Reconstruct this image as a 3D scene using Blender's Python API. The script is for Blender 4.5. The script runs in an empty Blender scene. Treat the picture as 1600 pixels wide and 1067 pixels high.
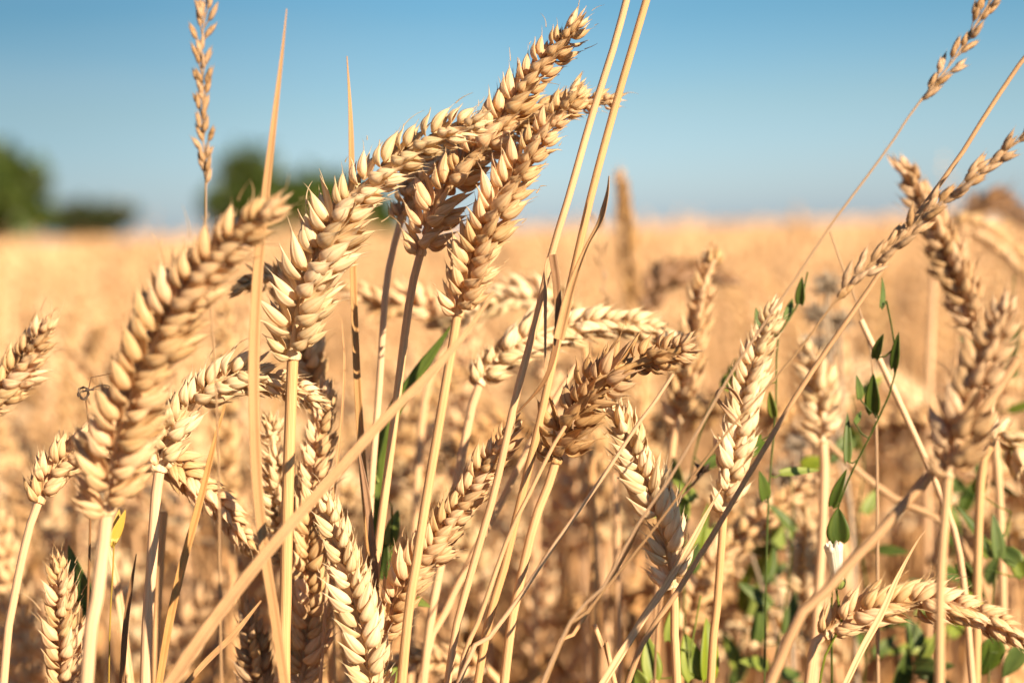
import bpy, math, random
import numpy as np
from mathutils import Vector, Matrix
SC = bpy.context.scene
C = SC.collection
R = math.radians
rnd = random.Random(11)
nrs = np.random.RandomState(5)

# ------------------------------------------------------------------ camera
FPX = 2667.0                       # focal length in photograph pixels (60 mm on 36 mm)
cam = bpy.data.cameras.new('camera'); camo = bpy.data.objects.new('camera', cam); C.objects.link(camo)
cam.lens = 60; cam.sensor_width = 36; cam.clip_start = 0.02; cam.clip_end = 2000
CAMZ = 1.0
camM = Matrix.Translation((0, 0, CAMZ)) @ Matrix.Rotation(R(90 - 3.80), 4, 'X') @ Matrix.Rotation(R(-1.5), 4, 'Z')
camo.matrix_world = camM
cam.dof.use_dof = True; cam.dof.focus_distance = 0.548; cam.dof.aperture_fstop = 6.2
SC.camera = camo

# ------------------------------------------------------------------ sky and sun
SUN_EL = 25.0
SUN_DIR = Vector((0.70, -0.71, 0)).normalized()          # where the sun stands: behind the camera to the right
az = math.atan2(SUN_DIR.x, SUN_DIR.y)
w = bpy.data.worlds.new('World'); SC.world = w; w.use_nodes = True
nt = w.node_tree; nt.nodes.clear()
sky = nt.nodes.new('ShaderNodeTexSky'); sky.sky_type = 'NISHITA'; sky.sun_disc = False
sky.sun_elevation = R(SUN_EL); sky.sun_rotation = az
sky.air_density = 1.0; sky.dust_density = 0.6; sky.ozone_density = 1.6
tint = nt.nodes.new('ShaderNodeMix'); tint.data_type = 'RGBA'; tint.blend_type = 'MULTIPLY'
tint.inputs[0].default_value = 1.0
geo = nt.nodes.new('ShaderNodeTexCoord'); sep = nt.nodes.new('ShaderNodeSeparateXYZ'); ramp = nt.nodes.new('ShaderNodeValToRGB')
mrz = nt.nodes.new('ShaderNodeMapRange'); mrz.inputs[1].default_value = 0.0; mrz.inputs[2].default_value = 0.25
nt.links.new(geo.outputs['Generated'], sep.inputs[0]); nt.links.new(sep.outputs[2], mrz.inputs[0]); nt.links.new(mrz.outputs[0], ramp.inputs[0])
el = ramp.color_ramp.elements; el[0].position = 0.0; el[0].color = (0.465, 0.585, 0.91, 1); el[1].position = 1.0; el[1].color = (0.22, 0.40, 0.50, 1)
for p_, c_ in ((0.28, (0.37, 0.48, 0.59, 1)), (0.49, (0.245, 0.415, 0.51, 1))): e_ = el.new(p_); e_.color = c_
mrx = nt.nodes.new('ShaderNodeMapRange'); mrx.interpolation_type = 'SMOOTHSTEP'
for i_, v_ in ((1, -0.32), (2, 0.02), (3, 0.66), (4, 1.0)): mrx.inputs[i_].default_value = v_
nt.links.new(sep.outputs[0], mrx.inputs[0])
tm = nt.nodes.new('ShaderNodeMix'); tm.data_type = 'RGBA'; tm.blend_type = 'MULTIPLY'; tm.inputs[0].default_value = 1.0
nt.links.new(ramp.outputs[0], tm.inputs[6]); nt.links.new(mrx.outputs[0], tm.inputs[7]); nt.links.new(tm.outputs[2], tint.inputs[7])
bg = nt.nodes.new('ShaderNodeBackground'); bg.inputs[1].default_value = 0.09
wo = nt.nodes.new('ShaderNodeOutputWorld')
nt.links.new(sky.outputs[0], tint.inputs[6]); cm = nt.nodes.new('ShaderNodeMapping'); cm.inputs[3].default_value = (2.2, 2.2, 16); cn = nt.nodes.new('ShaderNodeTexNoise'); cn.inputs['Scale'].default_value = 1.6; cn.inputs['Detail'].default_value = 4
cr = nt.nodes.new('ShaderNodeMapRange'); cr.inputs[1].default_value = 0.45; cr.inputs[2].default_value = 0.8; cr.inputs[4].default_value = 0.22
cx = nt.nodes.new('ShaderNodeMix'); cx.data_type = 'RGBA'; cx.inputs[7].default_value = (2.3, 2.75, 2.95, 1)      # thin veil of cirrus
nt.links.new(geo.outputs['Generated'], cm.inputs[0]); nt.links.new(cm.outputs[0], cn.inputs[0]); nt.links.new(cn.outputs[0], cr.inputs[0]); nt.links.new(cr.outputs[0], cx.inputs[0])
nt.links.new(tint.outputs[2], cx.inputs[6]); nt.links.new(cx.outputs[2], bg.inputs[0]); nt.links.new(bg.outputs[0], wo.inputs[0])
sun = bpy.data.lights.new('sun', 'SUN'); sun.energy = 5.0; sun.angle = R(0.53); sun.color = (1.0, 0.80, 0.57)
suno = bpy.data.objects.new('sun', sun); C.objects.link(suno)
sd = Vector((SUN_DIR.x * math.cos(R(SUN_EL)), SUN_DIR.y * math.cos(R(SUN_EL)), math.sin(R(SUN_EL))))
suno.rotation_euler = sd.to_track_quat('Z', 'Y').to_euler(); suno.location = (3, -3, 5)
vs = SC.view_settings; vs.view_transform = 'Standard'; vs.look = 'None'; vs.gamma = 1; vs.exposure = 1.22
vs.use_curve_mapping = False
SC.cycles.max_bounces = 8; SC.cycles.diffuse_bounces = 4; SC.cycles.transmission_bounces = 4
SC.cycles.sample_clamp_indirect = 4.0

# ------------------------------------------------------------------ materials
def husk_mat(name, light, dark, tip=None, trans=0.33, rough=0.42, stri=3.6, bump=0.9, var=0.26, spots=0.0, ns=160):
    m = bpy.data.materials.new(name); m.use_nodes = True
    t = m.node_tree; N = t.nodes; L = t.links; N.clear()
    out = N.new('ShaderNodeOutputMaterial')
    at_ = N.new('ShaderNodeAttribute'); at_.attribute_name = 'st'
    mp = N.new('ShaderNodeMapping'); mp.inputs[3].default_value = (stri, stri, 0.35)
    L.new(at_.outputs['Vector'], mp.inputs[0])
    n1 = N.new('ShaderNodeTexNoise'); n1.inputs['Scale'].default_value = 1.0; n1.inputs['Detail'].default_value = 3
    L.new(mp.outputs[0], n1.inputs['Vector'])
    tc = N.new('ShaderNodeTexCoord')
    n2 = N.new('ShaderNodeTexNoise'); n2.inputs['Scale'].default_value = ns; n2.inputs['Detail'].default_value = 3
    L.new(tc.outputs['Object'], n2.inputs['Vector'])
    a = N.new('ShaderNodeMath'); a.operation = 'MULTIPLY_ADD'; a.inputs[1].default_value = 0.3
    L.new(n2.outputs['Fac'], a.inputs[0])
    b = N.new('ShaderNodeMath'); b.operation = 'MULTIPLY'; b.inputs[1].default_value = 0.75
    L.new(n1.outputs['Fac'], b.inputs[0]); L.new(b.outputs[0], a.inputs[2])
    rp = N.new('ShaderNodeValToRGB'); rp.color_ramp.elements[0].position = 0.36; rp.color_ramp.elements[1].position = 0.62
    rp.color_ramp.elements[0].color = (*dark, 1); rp.color_ramp.elements[1].color = (*light, 1)
    L.new(a.outputs[0], rp.inputs[0])
    col = rp.outputs[0]
    if tip:
        sx = N.new('ShaderNodeSeparateXYZ'); L.new(at_.outputs['Vector'], sx.inputs[0])
        mr = N.new('ShaderNodeMapRange'); mr.inputs[1].default_value = 0.55; mr.inputs[2].default_value = 1.0
        L.new(sx.outputs[2], mr.inputs[0])
        mx = N.new('ShaderNodeMix'); mx.data_type = 'RGBA'; mx.inputs[7].default_value = (*tip, 1)
        ml = N.new('ShaderNodeMath'); ml.operation = 'MULTIPLY'; ml.inputs[1].default_value = 0.55
        L.new(mr.outputs[0], ml.inputs[0]); L.new(ml.outputs[0], mx.inputs[0]); L.new(col, mx.inputs[6]); col = mx.outputs[2]
        mq = N.new('ShaderNodeMapRange'); mq.inputs[1].default_value = 0.88; mq.inputs[2].default_value = 1.0; mq.inputs[4].default_value = 0.6
        L.new(sx.outputs[2], mq.inputs[0]); my = N.new('ShaderNodeMix'); my.data_type = 'RGBA'; my.inputs[7].default_value = (0.34, 0.17, 0.06, 1)
        L.new(mq.outputs[0], my.inputs[0]); L.new(col, my.inputs[6]); col = my.outputs[2]
    if spots > 0:                                   # weathering blotches
        n3 = N.new('ShaderNodeTexNoise'); n3.inputs['Scale'].default_value = 420; n3.inputs['Detail'].default_value = 4
        L.new(tc.outputs['Object'], n3.inputs['Vector'])
        r3 = N.new('ShaderNodeValToRGB'); r3.color_ramp.elements[0].position = 0.60; r3.color_ramp.elements[1].position = 0.74
        L.new(n3.outputs['Fac'], r3.inputs[0])
        m3 = N.new('ShaderNodeMath'); m3.operation = 'MULTIPLY'; m3.inputs[1].default_value = spots
        L.new(r3.outputs[0], m3.inputs[0])
        mx3 = N.new('ShaderNodeMix'); mx3.data_type = 'RGBA'; mx3.inputs[7].default_value = (0.16, 0.085, 0.04, 1)
        L.new(m3.outputs[0], mx3.inputs[0]); L.new(col, mx3.inputs[6]); col = mx3.outputs[2]
    oi = N.new('ShaderNodeObjectInfo')
    mr2 = N.new('ShaderNodeMapRange'); mr2.inputs[3].default_value = 1 - var * 0.6; mr2.inputs[4].default_value = 1 + var * 0.4
    L.new(oi.outputs['Random'], mr2.inputs[0])
    hs = N.new('ShaderNodeHueSaturation'); L.new(mr2.outputs[0], hs.inputs['Value']); L.new(col, hs.inputs['Color'])
    mr4 = N.new('ShaderNodeMapRange'); mr4.inputs[3].default_value = 1.08; mr4.inputs[4].default_value = 0.86
    L.new(oi.outputs['Random'], mr4.inputs[0]); L.new(mr4.outputs[0], hs.inputs['Saturation'])
    pb = N.new('ShaderNodeBsdfPrincipled'); pb.inputs['Roughness'].default_value = rough
    pb.inputs['Specular IOR Level'].default_value = 0.35
    L.new(hs.outputs[0], pb.inputs['Base Color'])
    bp = N.new('ShaderNodeBump'); bp.inputs['Strength'].default_value = bump; bp.inputs['Distance'].default_value = 0.0005
    L.new(n1.outputs['Fac'], bp.inputs['Height']); L.new(bp.outputs[0], pb.inputs['Normal'])
    if trans > 0:
        tr = N.new('ShaderNodeBsdfTranslucent'); h2 = N.new('ShaderNodeHueSaturation'); h2.inputs['Saturation'].default_value = 1.35; L.new(hs.outputs[0], h2.inputs['Color']); L.new(h2.outputs[0], tr.inputs[0])
        ms = N.new('ShaderNodeMixShader'); ms.inputs[0].default_value = trans
        L.new(pb.outputs[0], ms.inputs[1]); L.new(tr.outputs[0], ms.inputs[2]); L.new(ms.outputs[0], out.inputs[0])
    else:
        L.new(pb.outputs[0], out.inputs[0])
    return m
M = {
 'husk':  husk_mat('pale_husk', (0.91, 0.67, 0.375), (0.66, 0.39, 0.165), (0.94, 0.74, 0.46), spots=0.2),
 'cream': husk_mat('cream_husk', (0.94, 0.76, 0.48), (0.76, 0.52, 0.26), (0.95, 0.81, 0.57), spots=0.12),
 'brown': husk_mat('brown_husk', (0.76, 0.50, 0.24), (0.48, 0.27, 0.11), (0.72, 0.50, 0.27), spots=0.45),
 'grey':  husk_mat('weathered_husk', (0.78, 0.54, 0.30), (0.54, 0.34, 0.165), (0.80, 0.60, 0.36), spots=0.3),
 'stem':  husk_mat('straw', (0.78, 0.50, 0.265), (0.54, 0.30, 0.14), trans=0.06, rough=0.42, stri=2.6, var=0.16, spots=0.08, ns=30),
 'blade': husk_mat('dry_blade', (0.64, 0.38, 0.17), (0.42, 0.22, 0.085), trans=0.18, stri=9.0, bump=0.5, var=0.12, spots=0.15),
 'tan':   husk_mat('tan_blade', (0.54, 0.31, 0.13), (0.30, 0.155, 0.055), trans=0.12, stri=9.0, bump=0.5, spots=0.1, ns=30),
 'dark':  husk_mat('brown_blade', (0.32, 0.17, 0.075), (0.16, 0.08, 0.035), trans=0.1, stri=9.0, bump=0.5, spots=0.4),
 'grass': husk_mat('dry_grass', (0.58, 0.37, 0.19), (0.36, 0.20, 0.095), trans=0.15, var=0.2, spots=0.0, ns=30),
 'black': husk_mat('withered_black', (0.09, 0.055, 0.035), (0.03, 0.02, 0.014), trans=0.0),
 'leaf':  husk_mat('green_leaf', (0.14, 0.20, 0.03), (0.05, 0.10, 0.018), trans=0.35, rough=0.5, stri=2.2, var=0.45, spots=0.3),
 'lime':  husk_mat('light_green_leaf', (0.30, 0.36, 0.05), (0.16, 0.24, 0.03), trans=0.4, rough=0.45, stri=4, var=0.2),
 'yellow':husk_mat('yellow_leaf', (0.70, 0.48, 0.06), (0.50, 0.36, 0.05), trans=0.4, stri=4),
 'white': husk_mat('white_petal', (0.80, 0.74, 0.62), (0.70, 0.62, 0.48), trans=0.3, stri=6),
 'fluff': husk_mat('grey_fluff', (0.66, 0.54, 0.40), (0.46, 0.36, 0.25), trans=0.3),
 'field': husk_mat('field_straw', (0.82, 0.53, 0.275), (0.36, 0.20, 0.08), trans=0.12, stri=1.0, bump=0.0, var=0.0),
 'tree':  husk_mat('tree_leaf', (0.075, 0.115, 0.012), (0.035, 0.06, 0.01), trans=0.25, var=0.2),
 'tree2': husk_mat('tree_leaf_dull', (0.06, 0.075, 0.03), (0.035, 0.042, 0.02), trans=0.2, var=0.2),
 'bark':  husk_mat('bark', (0.14, 0.10, 0.07), (0.07, 0.05, 0.035), trans=0.0, rough=0.9),
}
def soil_mat():
    m = bpy.data.materials.new('soil'); m.use_nodes = True; t = m.node_tree; N = t.nodes; L = t.links
    pb = N['Principled BSDF']; pb.inputs['Roughness'].default_value = 0.95
    tc = N.new('ShaderNodeTexCoord'); n = N.new('ShaderNodeTexNoise'); n.inputs['Scale'].default_value = 14; n.inputs['Detail'].default_value = 8
    L.new(tc.outputs['Object'], n.inputs['Vector'])
    r = N.new('ShaderNodeValToRGB'); r.color_ramp.elements[0].color = (0.22, 0.14, 0.07, 1); r.color_ramp.elements[1].color = (0.46, 0.31, 0.16, 1)
    r.color_ramp.elements[0].position = .35; r.color_ramp.elements[1].position = .65
    L.new(n.outputs['Fac'], r.inputs[0]); L.new(r.outputs[0], pb.inputs['Base Color'])
    b = N.new('ShaderNodeBump'); b.inputs['Distance'].default_value = 0.02; L.new(n.outputs['Fac'], b.inputs['Height']); L.new(b.outputs[0], pb.inputs['Normal'])
    return m
M['soil'] = soil_mat()

# ------------------------------------------------------------------ mesh tools (numpy)
class MB:
    def __init__(s): s.v = []; s.f = []; s.st = []; s.n = 0
    def grid(s, P, closed=True, st=None):           # P (rings, segs, 3)
        P = np.asarray(P, float); nr, ns = P.shape[:2]
        if st is None:
            th = np.linspace(0, 2 * np.pi, ns, endpoint=False) if closed else np.linspace(0, np.pi, ns)
            st = np.zeros((nr, ns, 3)); st[..., 0] = np.cos(th)[None]; st[..., 1] = np.sin(th)[None]
            st[..., 2] = np.linspace(0, 1, nr)[:, None]
        idx = np.arange(nr * ns).reshape(nr, ns) + s.n
        if closed: nxt = np.roll(idx, -1, axis=1); a = idx[:-1]; b = nxt[:-1]; c = nxt[1:]; d = idx[1:]
        else: a = idx[:-1, :-1]; b = idx[:-1, 1:]; c = idx[1:, 1:]; d = idx[1:, :-1]
        s.f.append(np.stack([a, b, c, d], -1).reshape(-1, 4)); s.v.append(P.reshape(-1, 3)); s.st.append(np.asarray(st).reshape(-1, 3)); s.n += nr * ns
    def add(s, V, F, ST): s.f.append(F + s.n); s.v.append(V); s.st.append(ST); s.n += len(V)
    def arrays(s): return np.concatenate(s.v), np.concatenate(s.f), np.concatenate(s.st)
    def mesh(s, name, mat):
        V, F, ST = s.arrays()
        me = bpy.data.meshes.new(name)
        me.vertices.add(len(V)); me.vertices.foreach_set('co', V.astype(np.float32).ravel())
        me.loops.add(len(F) * 4); me.loops.foreach_set('vertex_index', F.astype(np.int32).ravel())
        me.polygons.add(len(F)); me.polygons.foreach_set('loop_start', np.arange(0, len(F) * 4, 4, dtype=np.int32))
        me.polygons.foreach_set('loop_total', np.full(len(F), 4, dtype=np.int32))
        me.polygons.foreach_set('use_smooth', np.ones(len(F), dtype=bool))
        a = me.attributes.new('st', 'FLOAT_VECTOR', 'POINT'); a.data.foreach_set('vector', ST.astype(np.float32).ravel())
        me.materials.append(mat); me.update(calc_edges=True); return me
    def obj(s, name, mat, parent=None): return link(name, s.mesh(name, mat), parent)
def link(name, me, parent=None):
    o = bpy.data.objects.new(name, me); C.objects.link(o)
    if parent: o.parent = parent
    return o
def thing(name, label, cat, loc, group=None):
    o = bpy.data.objects.new(name, None); C.objects.link(o); o.location = loc; o.empty_display_size = 0.02
    o['label'] = label; o['category'] = cat
    if group: o['group'] = group
    return o
def at(px, py, d):
    return camM @ Vector(((px - 800) / FPX * d, -(py - 533.5) / FPX * d, -d))
CAMP = Vector((0, 0, CAMZ))
def nrm(a): return a / (np.linalg.norm(a, axis=-1, keepdims=True) + 1e-12)
def spline(pts, n):                                  # Catmull-Rom, arc-length resampled
    P = np.array([list(p) for p in pts], float)
    if len(P) == 2: P = np.array([P[0], (P[0] + P[1]) / 2, P[1]])
    Q = np.vstack([2 * P[0] - P[1], P, 2 * P[-1] - P[-2]]); out = []
    for i in range(1, len(Q) - 2):
        t = np.linspace(0, 1, 24, endpoint=(i == len(Q) - 3))[:, None]
        p0, p1, p2, p3 = Q[i - 1:i + 3]
        out.append(0.5 * ((2 * p1) + (-p0 + p2) * t + (2 * p0 - 5 * p1 + 4 * p2 - p3) * t * t + (-p0 + 3 * p1 - 3 * p2 + p3) * t ** 3))
    O = np.vstack(out); sl = np.r_[0, np.cumsum(np.linalg.norm(np.diff(O, axis=0), axis=1))]
    s = np.linspace(0, sl[-1], n)
    return np.stack([np.interp(s, sl, O[:, k]) for k in range(3)], 1), sl[-1]
def tangents(P): return nrm(np.gradient(P, axis=0))
def tube(mb, P, rad, seg=8, flat=1.0, ref=(0.3, -1, 0.2)):
    P = np.asarray(P, float); T = tangents(P); rad = np.broadcast_to(rad, len(P))
    A = nrm(np.cross(T, np.array(ref, float))); B = np.cross(T, A)
    th = np.linspace(0, 2 * np.pi, seg, endpoint=False)
    G = P[:, None] + rad[:, None, None] * (np.cos(th)[None, :, None] * A[:, None] + flat * np.sin(th)[None, :, None] * B[:, None])
    mb.grid(G)
def ribbon(mb, P, wid, ref, fold=0.35, twist=(0, 0), thick=0.00018, taper=True, nseg=5, wave=0):
    """a folded leaf blade with real thickness; ref = direction its face looks at"""
    P = np.asarray(P, float); n = len(P); T = tangents(P); t = np.linspace(0, 1, n)
    ref = np.array(ref, float)
    A = nrm(np.cross(T, ref)); B = np.cross(A, T)
    tw = np.radians(np.interp(t, [0, 1], twist)) + wave * np.sin(t * 9)
    A, B = (np.cos(tw)[:, None] * A + np.sin(tw)[:, None] * B), (-np.sin(tw)[:, None] * A + np.cos(tw)[:, None] * B)
    wid = np.interp(t, np.linspace(0, 1, len(wid)), wid)
    u = np.linspace(-1, 1, nseg)
    top = P[:, None] + wid[:, None, None] * .5 * (u[None, :, None] * A[:, None] + fold * np.abs(u)[None, :, None] * B[:, None])
    bot = top[:, ::-1] - B[:, None] * thick
    G = np.concatenate([top, bot], 1); st = np.zeros(G.shape)
    uu = np.concatenate([u, u[::-1]]); st[..., 0] = uu[None]; st[..., 1] = .3; st[..., 2] = t[:, None]
    mb.grid(G, True, st)

# ------------------------------------------------------------------ wheat husks and spikelets
def husk(mb, base, Z, Y, L, W, D, beak=0.12, bow=0.12, nr=11, ns=10, keel=0.3, rr=rnd, skew=0.0, tipc=0.0):
    """closed pointed boat: Z long axis, Y outward"""
    Z = nrm(np.array(Z, float)); Y = np.array(Y, float); Y = nrm(Y - Z * Y.dot(Z)); X = np.cross(Y, Z)
    t = np.linspace(0, 1, nr) ** 0.9
    body = np.clip(t / (1 - beak), 0, 1)
    r = np.where(body < 1, (np.sin(np.pi * np.clip(body, 0, 1) ** 0.60) ** 0.88) , 0)
    r = np.maximum(r, 0.13 * (1 - t) ** 0.6 + 0.006); r[0] = 0.14; r[-1] = 0.004
    th = np.linspace(0, 2 * np.pi, ns, endpoint=False) + 0.0
    c = np.cos(th); s_ = np.sin(th)                 # s_ outward
    kk = keel * np.clip(t * 1.6, 0, 1)[:, None] * np.clip(s_, 0, 1)[None] ** 4
    x = r[:, None] * c[None] * W * .5 * (1 + skew * s_[None])
    y = r[:, None] * (s_[None] * np.where(s_ > 0, 1.0, .55)[None] + kk) * D * .5
    if ns > 12:                                      # raised veins
        vn = 1 + .07 * np.cos(th * 7)[None] * np.sin(np.pi * np.clip(t, 0, 1))[:, None]; x = x * vn; y = y * vn
    cy = bow * L * np.sin(np.pi * t * .9) - 0.02 * L + tipc * L * t ** 4
    cx = skew * L * .3 * t * t
    G = np.array(base)[None, None] + Z[None, None] * (t[:, None, None] * L) + X[None, None] * (x + cx[:, None])[..., None] + Y[None, None] * (y + cy[:, None])[..., None]
    st = np.zeros(G.shape); st[..., 0] = c[None]; st[..., 1] = s_[None]; st[..., 2] = t[:, None]
    mb.grid(G, True, st)
def glume(mb, base, Z, Y, L, W, D, nr=9, ns=8, wrap=1.9, flare=0.0, tooth=0.12, thick=0.00014):
    """open keeled scale with thickness"""
    Z = nrm(np.array(Z, float)); Y = np.array(Y, float); Y = nrm(Y - Z * Y.dot(Z)); X = np.cross(Y, Z)
    t = np.linspace(0, 1, nr) ** 0.9
    r = np.sin(np.pi * (0.06 + 0.90 * np.clip(t / (1 - tooth), 0, 1)) ** 0.75) ** 0.7
    r = np.where(t > 1 - tooth, r * (1 - (t - 1 + tooth) / tooth * .9), r); r = np.nan_to_num(r, nan=.02); r = np.maximum(r, .02); r[0] = .3
    ph = np.linspace(-wrap / 2 * 1.0, wrap / 2, ns)
    c = np.sin(ph); s_ = np.cos(ph)
    kk = .28 * np.clip(t * 1.5, 0, 1)[:, None] * np.exp(-(ph / .22) ** 2)[None]
    x = r[:, None] * c[None] * W * .58; y = r[:, None] * (s_[None] + kk) * D * .5 + .10 * L * np.sin(np.pi * t * .8)[:, None] + (flare * L * t ** 3)[:, None]
    top = np.array(base)[None, None] + Z * (t[:, None, None] * L) + X * x[..., None] + Y * y[..., None]
    inn = top[:, ::-1] - Y * thick
    G = np.concatenate([top, inn], 1); st = np.zeros(G.shape)
    st[..., 0] = np.concatenate([c, c[::-1]])[None]; st[..., 1] = np.concatenate([s_, s_[::-1]])[None]; st[..., 2] = t[:, None]
    mb.grid(G, True, st)
mm = 0.001
def spikelet_mesh(rr, lod=0, awn=0.0, open_=0.0, florets=3):
    """local frame: Z along the spikelet, Y away from the ear, X the fan direction; grows from the origin"""
    mb = MB(); res = dict(nr=13, ns=18) if lod == 0 else dict(nr=6, ns=6)
    X = np.array([1., 0, 0]); Y = np.array([0, 1., 0]); Z = np.array([0, 0, 1.])
    j = lambda a: rr.uniform(-a, a)
    for sg in (-1, 1):
        a = R(14 + j(7) + open_ * 14)
        d = Z * math.cos(a) + X * sg * math.sin(a) + Y * (j(.12) - .04)
        yo = nrm(Y * .75 + X * sg * .75 + Z * 0)
        base = X * sg * 2.1 * mm + Y * (j(.3) - .8) * mm + Z * (1.0 + rr.uniform(0, 1.6)) * mm
        L = (12.2 + j(1.4)) * mm
        husk(mb, base, d, yo, L, (3.7 + j(.5)) * mm, (4.0 + j(.4)) * mm, beak=.15 + rr.random() * .17, bow=.05 + j(.03), rr=rr, skew=j(.12), tipc=rr.uniform(0, .22), **res)
        # palea: thin inner scale slightly longer
        if lod == 0:
            glume(mb, base - Y * .6 * mm, nrm(d - Y * .04), -Y * .3 - X * sg * .6, L * (1.0 + j(.07)), 3.2 * mm, 2.8 * mm, flare=.12 + j(.08) + open_ * .15)
        # glume
        a2 = R(20 + j(8) + open_ * 14)
        d2 = Z * math.cos(a2) + X * sg * math.sin(a2) + Y * (.06 + j(.05))
        glume(mb, X * sg * 2.0 * mm + Y * -.2 * mm, d2, nrm(Y * .7 + X * sg * .9), (9.0 + j(1.0)) * mm, 4.1 * mm, 4.6 * mm, wrap=2.3, flare=j(.08) + .09 + open_ * .12, tooth=.28,
              nr=9 if lod == 0 else 5, ns=8 if lod == 0 else 4)
        if awn > 0 and rr.random() < .75:
            p = base + d * L * .96; q = [p]; dd = d.copy(); al = awn * rr.uniform(.5, 1.1) * mm
            bend = np.array([j(1), j(1), j(.4)]) * .16
            for _ in range(7): dd = nrm(dd + bend); q.append(q[-1] + dd * al / 7)
            tube(mb, q, np.linspace(.22, .05, 8) * mm, 4)
    if florets >= 3:
        a = j(.12); d = Z * 1.0 + X * a + Y * (.03 + j(.06))
        base = Z * 2.4 * mm + Y * .7 * mm
        husk(mb, base, d, Y + X * j(.4), (10.4 + j(1.2)) * mm, 3.3 * mm, 3.2 * mm, beak=.24, bow=.04, rr=rr, tipc=rr.uniform(0, .15), **res)
        if lod == 0:
            glume(mb, base + X * j(.6) * mm, nrm(d + X * j(.1)), Y * -.6 + X * j(.8), 8.3 * mm, 3.0 * mm, 2.4 * mm, flare=.06 + open_ * .1)
    if florets >= 4:
        d = Z + X * j(.25) - Y * .1
        husk(mb, Z * 4.4 * mm, d, Y * .2 + X * rr.choice((-1, 1)), 7.2 * mm, 2.9 * mm, 2.6 * mm, beak=.2, bow=.05, rr=rr, **res)
    return mb
def make_lib(mat, n=9, **k):
    rr = random.Random(hash(mat) % 7 + len(mat) * 3 + 1) if False else random.Random(len(mat) * 31 + 7)
    lib = {'plain': [], 'awn': [], 'open': []}
    for i in range(n): lib['plain'].append(spikelet_mesh(rr, florets=3 + (i % 2 == 0), awn=3.6 if i % 2 else 0).mesh('spikelet', M[mat]))
    for i in range(4): lib['awn'].append(spikelet_mesh(rr, florets=3, awn=8).mesh('spikelet', M[mat]))
    for i in range(6): lib['open'].append(spikelet_mesh(rr, florets=4, awn=2.5, open_=1).mesh('spikelet', M[mat]))
    return lib
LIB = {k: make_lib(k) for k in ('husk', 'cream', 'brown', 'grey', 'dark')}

def ear_frames(pts, roll, flare, scale, rr, twist=25, spacing=4.0, ref=None):
    """yields (position, Z, Y, scale, frac) of every spikelet along the ear"""
    P, L = spline(pts, 200); T = tangents(P)
    n = max(6, int(L / (spacing * mm * scale)))
    out = []
    for i in range(n + 1):
        f = i / n; k = min(199, int(f * 0.955 * 199)); p = P[k]; t = T[k]
        V = np.array(CAMP) - p if ref is None else np.array(ref, float)
        V = nrm(V - t * V.dot(t)); Rr = np.cross(t, V)
        a = R(roll + twist * (f - .5) + rr.uniform(-11, 11))
        Rd = nrm(math.cos(a) * Rr + math.sin(a) * V)
        sc = scale * (.8 + .2 * min(1, i / 3)) * (0.80 + .24 * math.sin(math.pi * min(1, f * 1.25 + .12)) ** .7) * (1 - .22 * max(0, f - .75) / .25) * rr.uniform(.90, 1.10)
        if i == n:
            out.append((p, t, Rd, sc * .92, f)); break
        s = 1 if i % 2 else -1
        fa = R((flare * .95 + rr.uniform(-8, 8)) * (1.0 - .35 * f + (.25 if i < 2 else 0)))
        out.append((p + Rd * s * .7 * mm, nrm(t * math.cos(fa) + Rd * s * math.sin(fa)), Rd * s, sc, f))
    return out, P, T
def to_ground(pts, spread=0.35):
    """carry a stalk on below the picture down to the soil"""
    a = Vector(pts[-2]); b = Vector(pts[-1]); d = (b - a).normalized(); d.z = min(d.z, -.3); d.normalize()
    out = [Vector(p) for p in pts]; p = b.copy(); down = Vector((0, 0, -1))
    n = 5; step = p.z / n
    for i in range(n):
        d = (d * (1 - spread) + down * spread).normalized()
        p = p + d * (step / max(.35, -d.z)); 
        if i == n - 1: p.z = 0.0
        out.append(p.copy())
    return out
def stem_mesh(pts, r_top, r_bot, base, nodes=(), n=70, seg=9, wob=0.0):
    P, L = spline(pts, n); P = P - np.array(base); t = np.linspace(0, 1, n)
    rad = r_top + (r_bot - r_top) * np.clip(t * 3, 0, 1)
    for q in nodes: rad = rad + r_bot * .45 * np.exp(-((t - q) / .006) ** 2)
    mb = MB(); tube(mb, P, rad, seg); return mb

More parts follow.
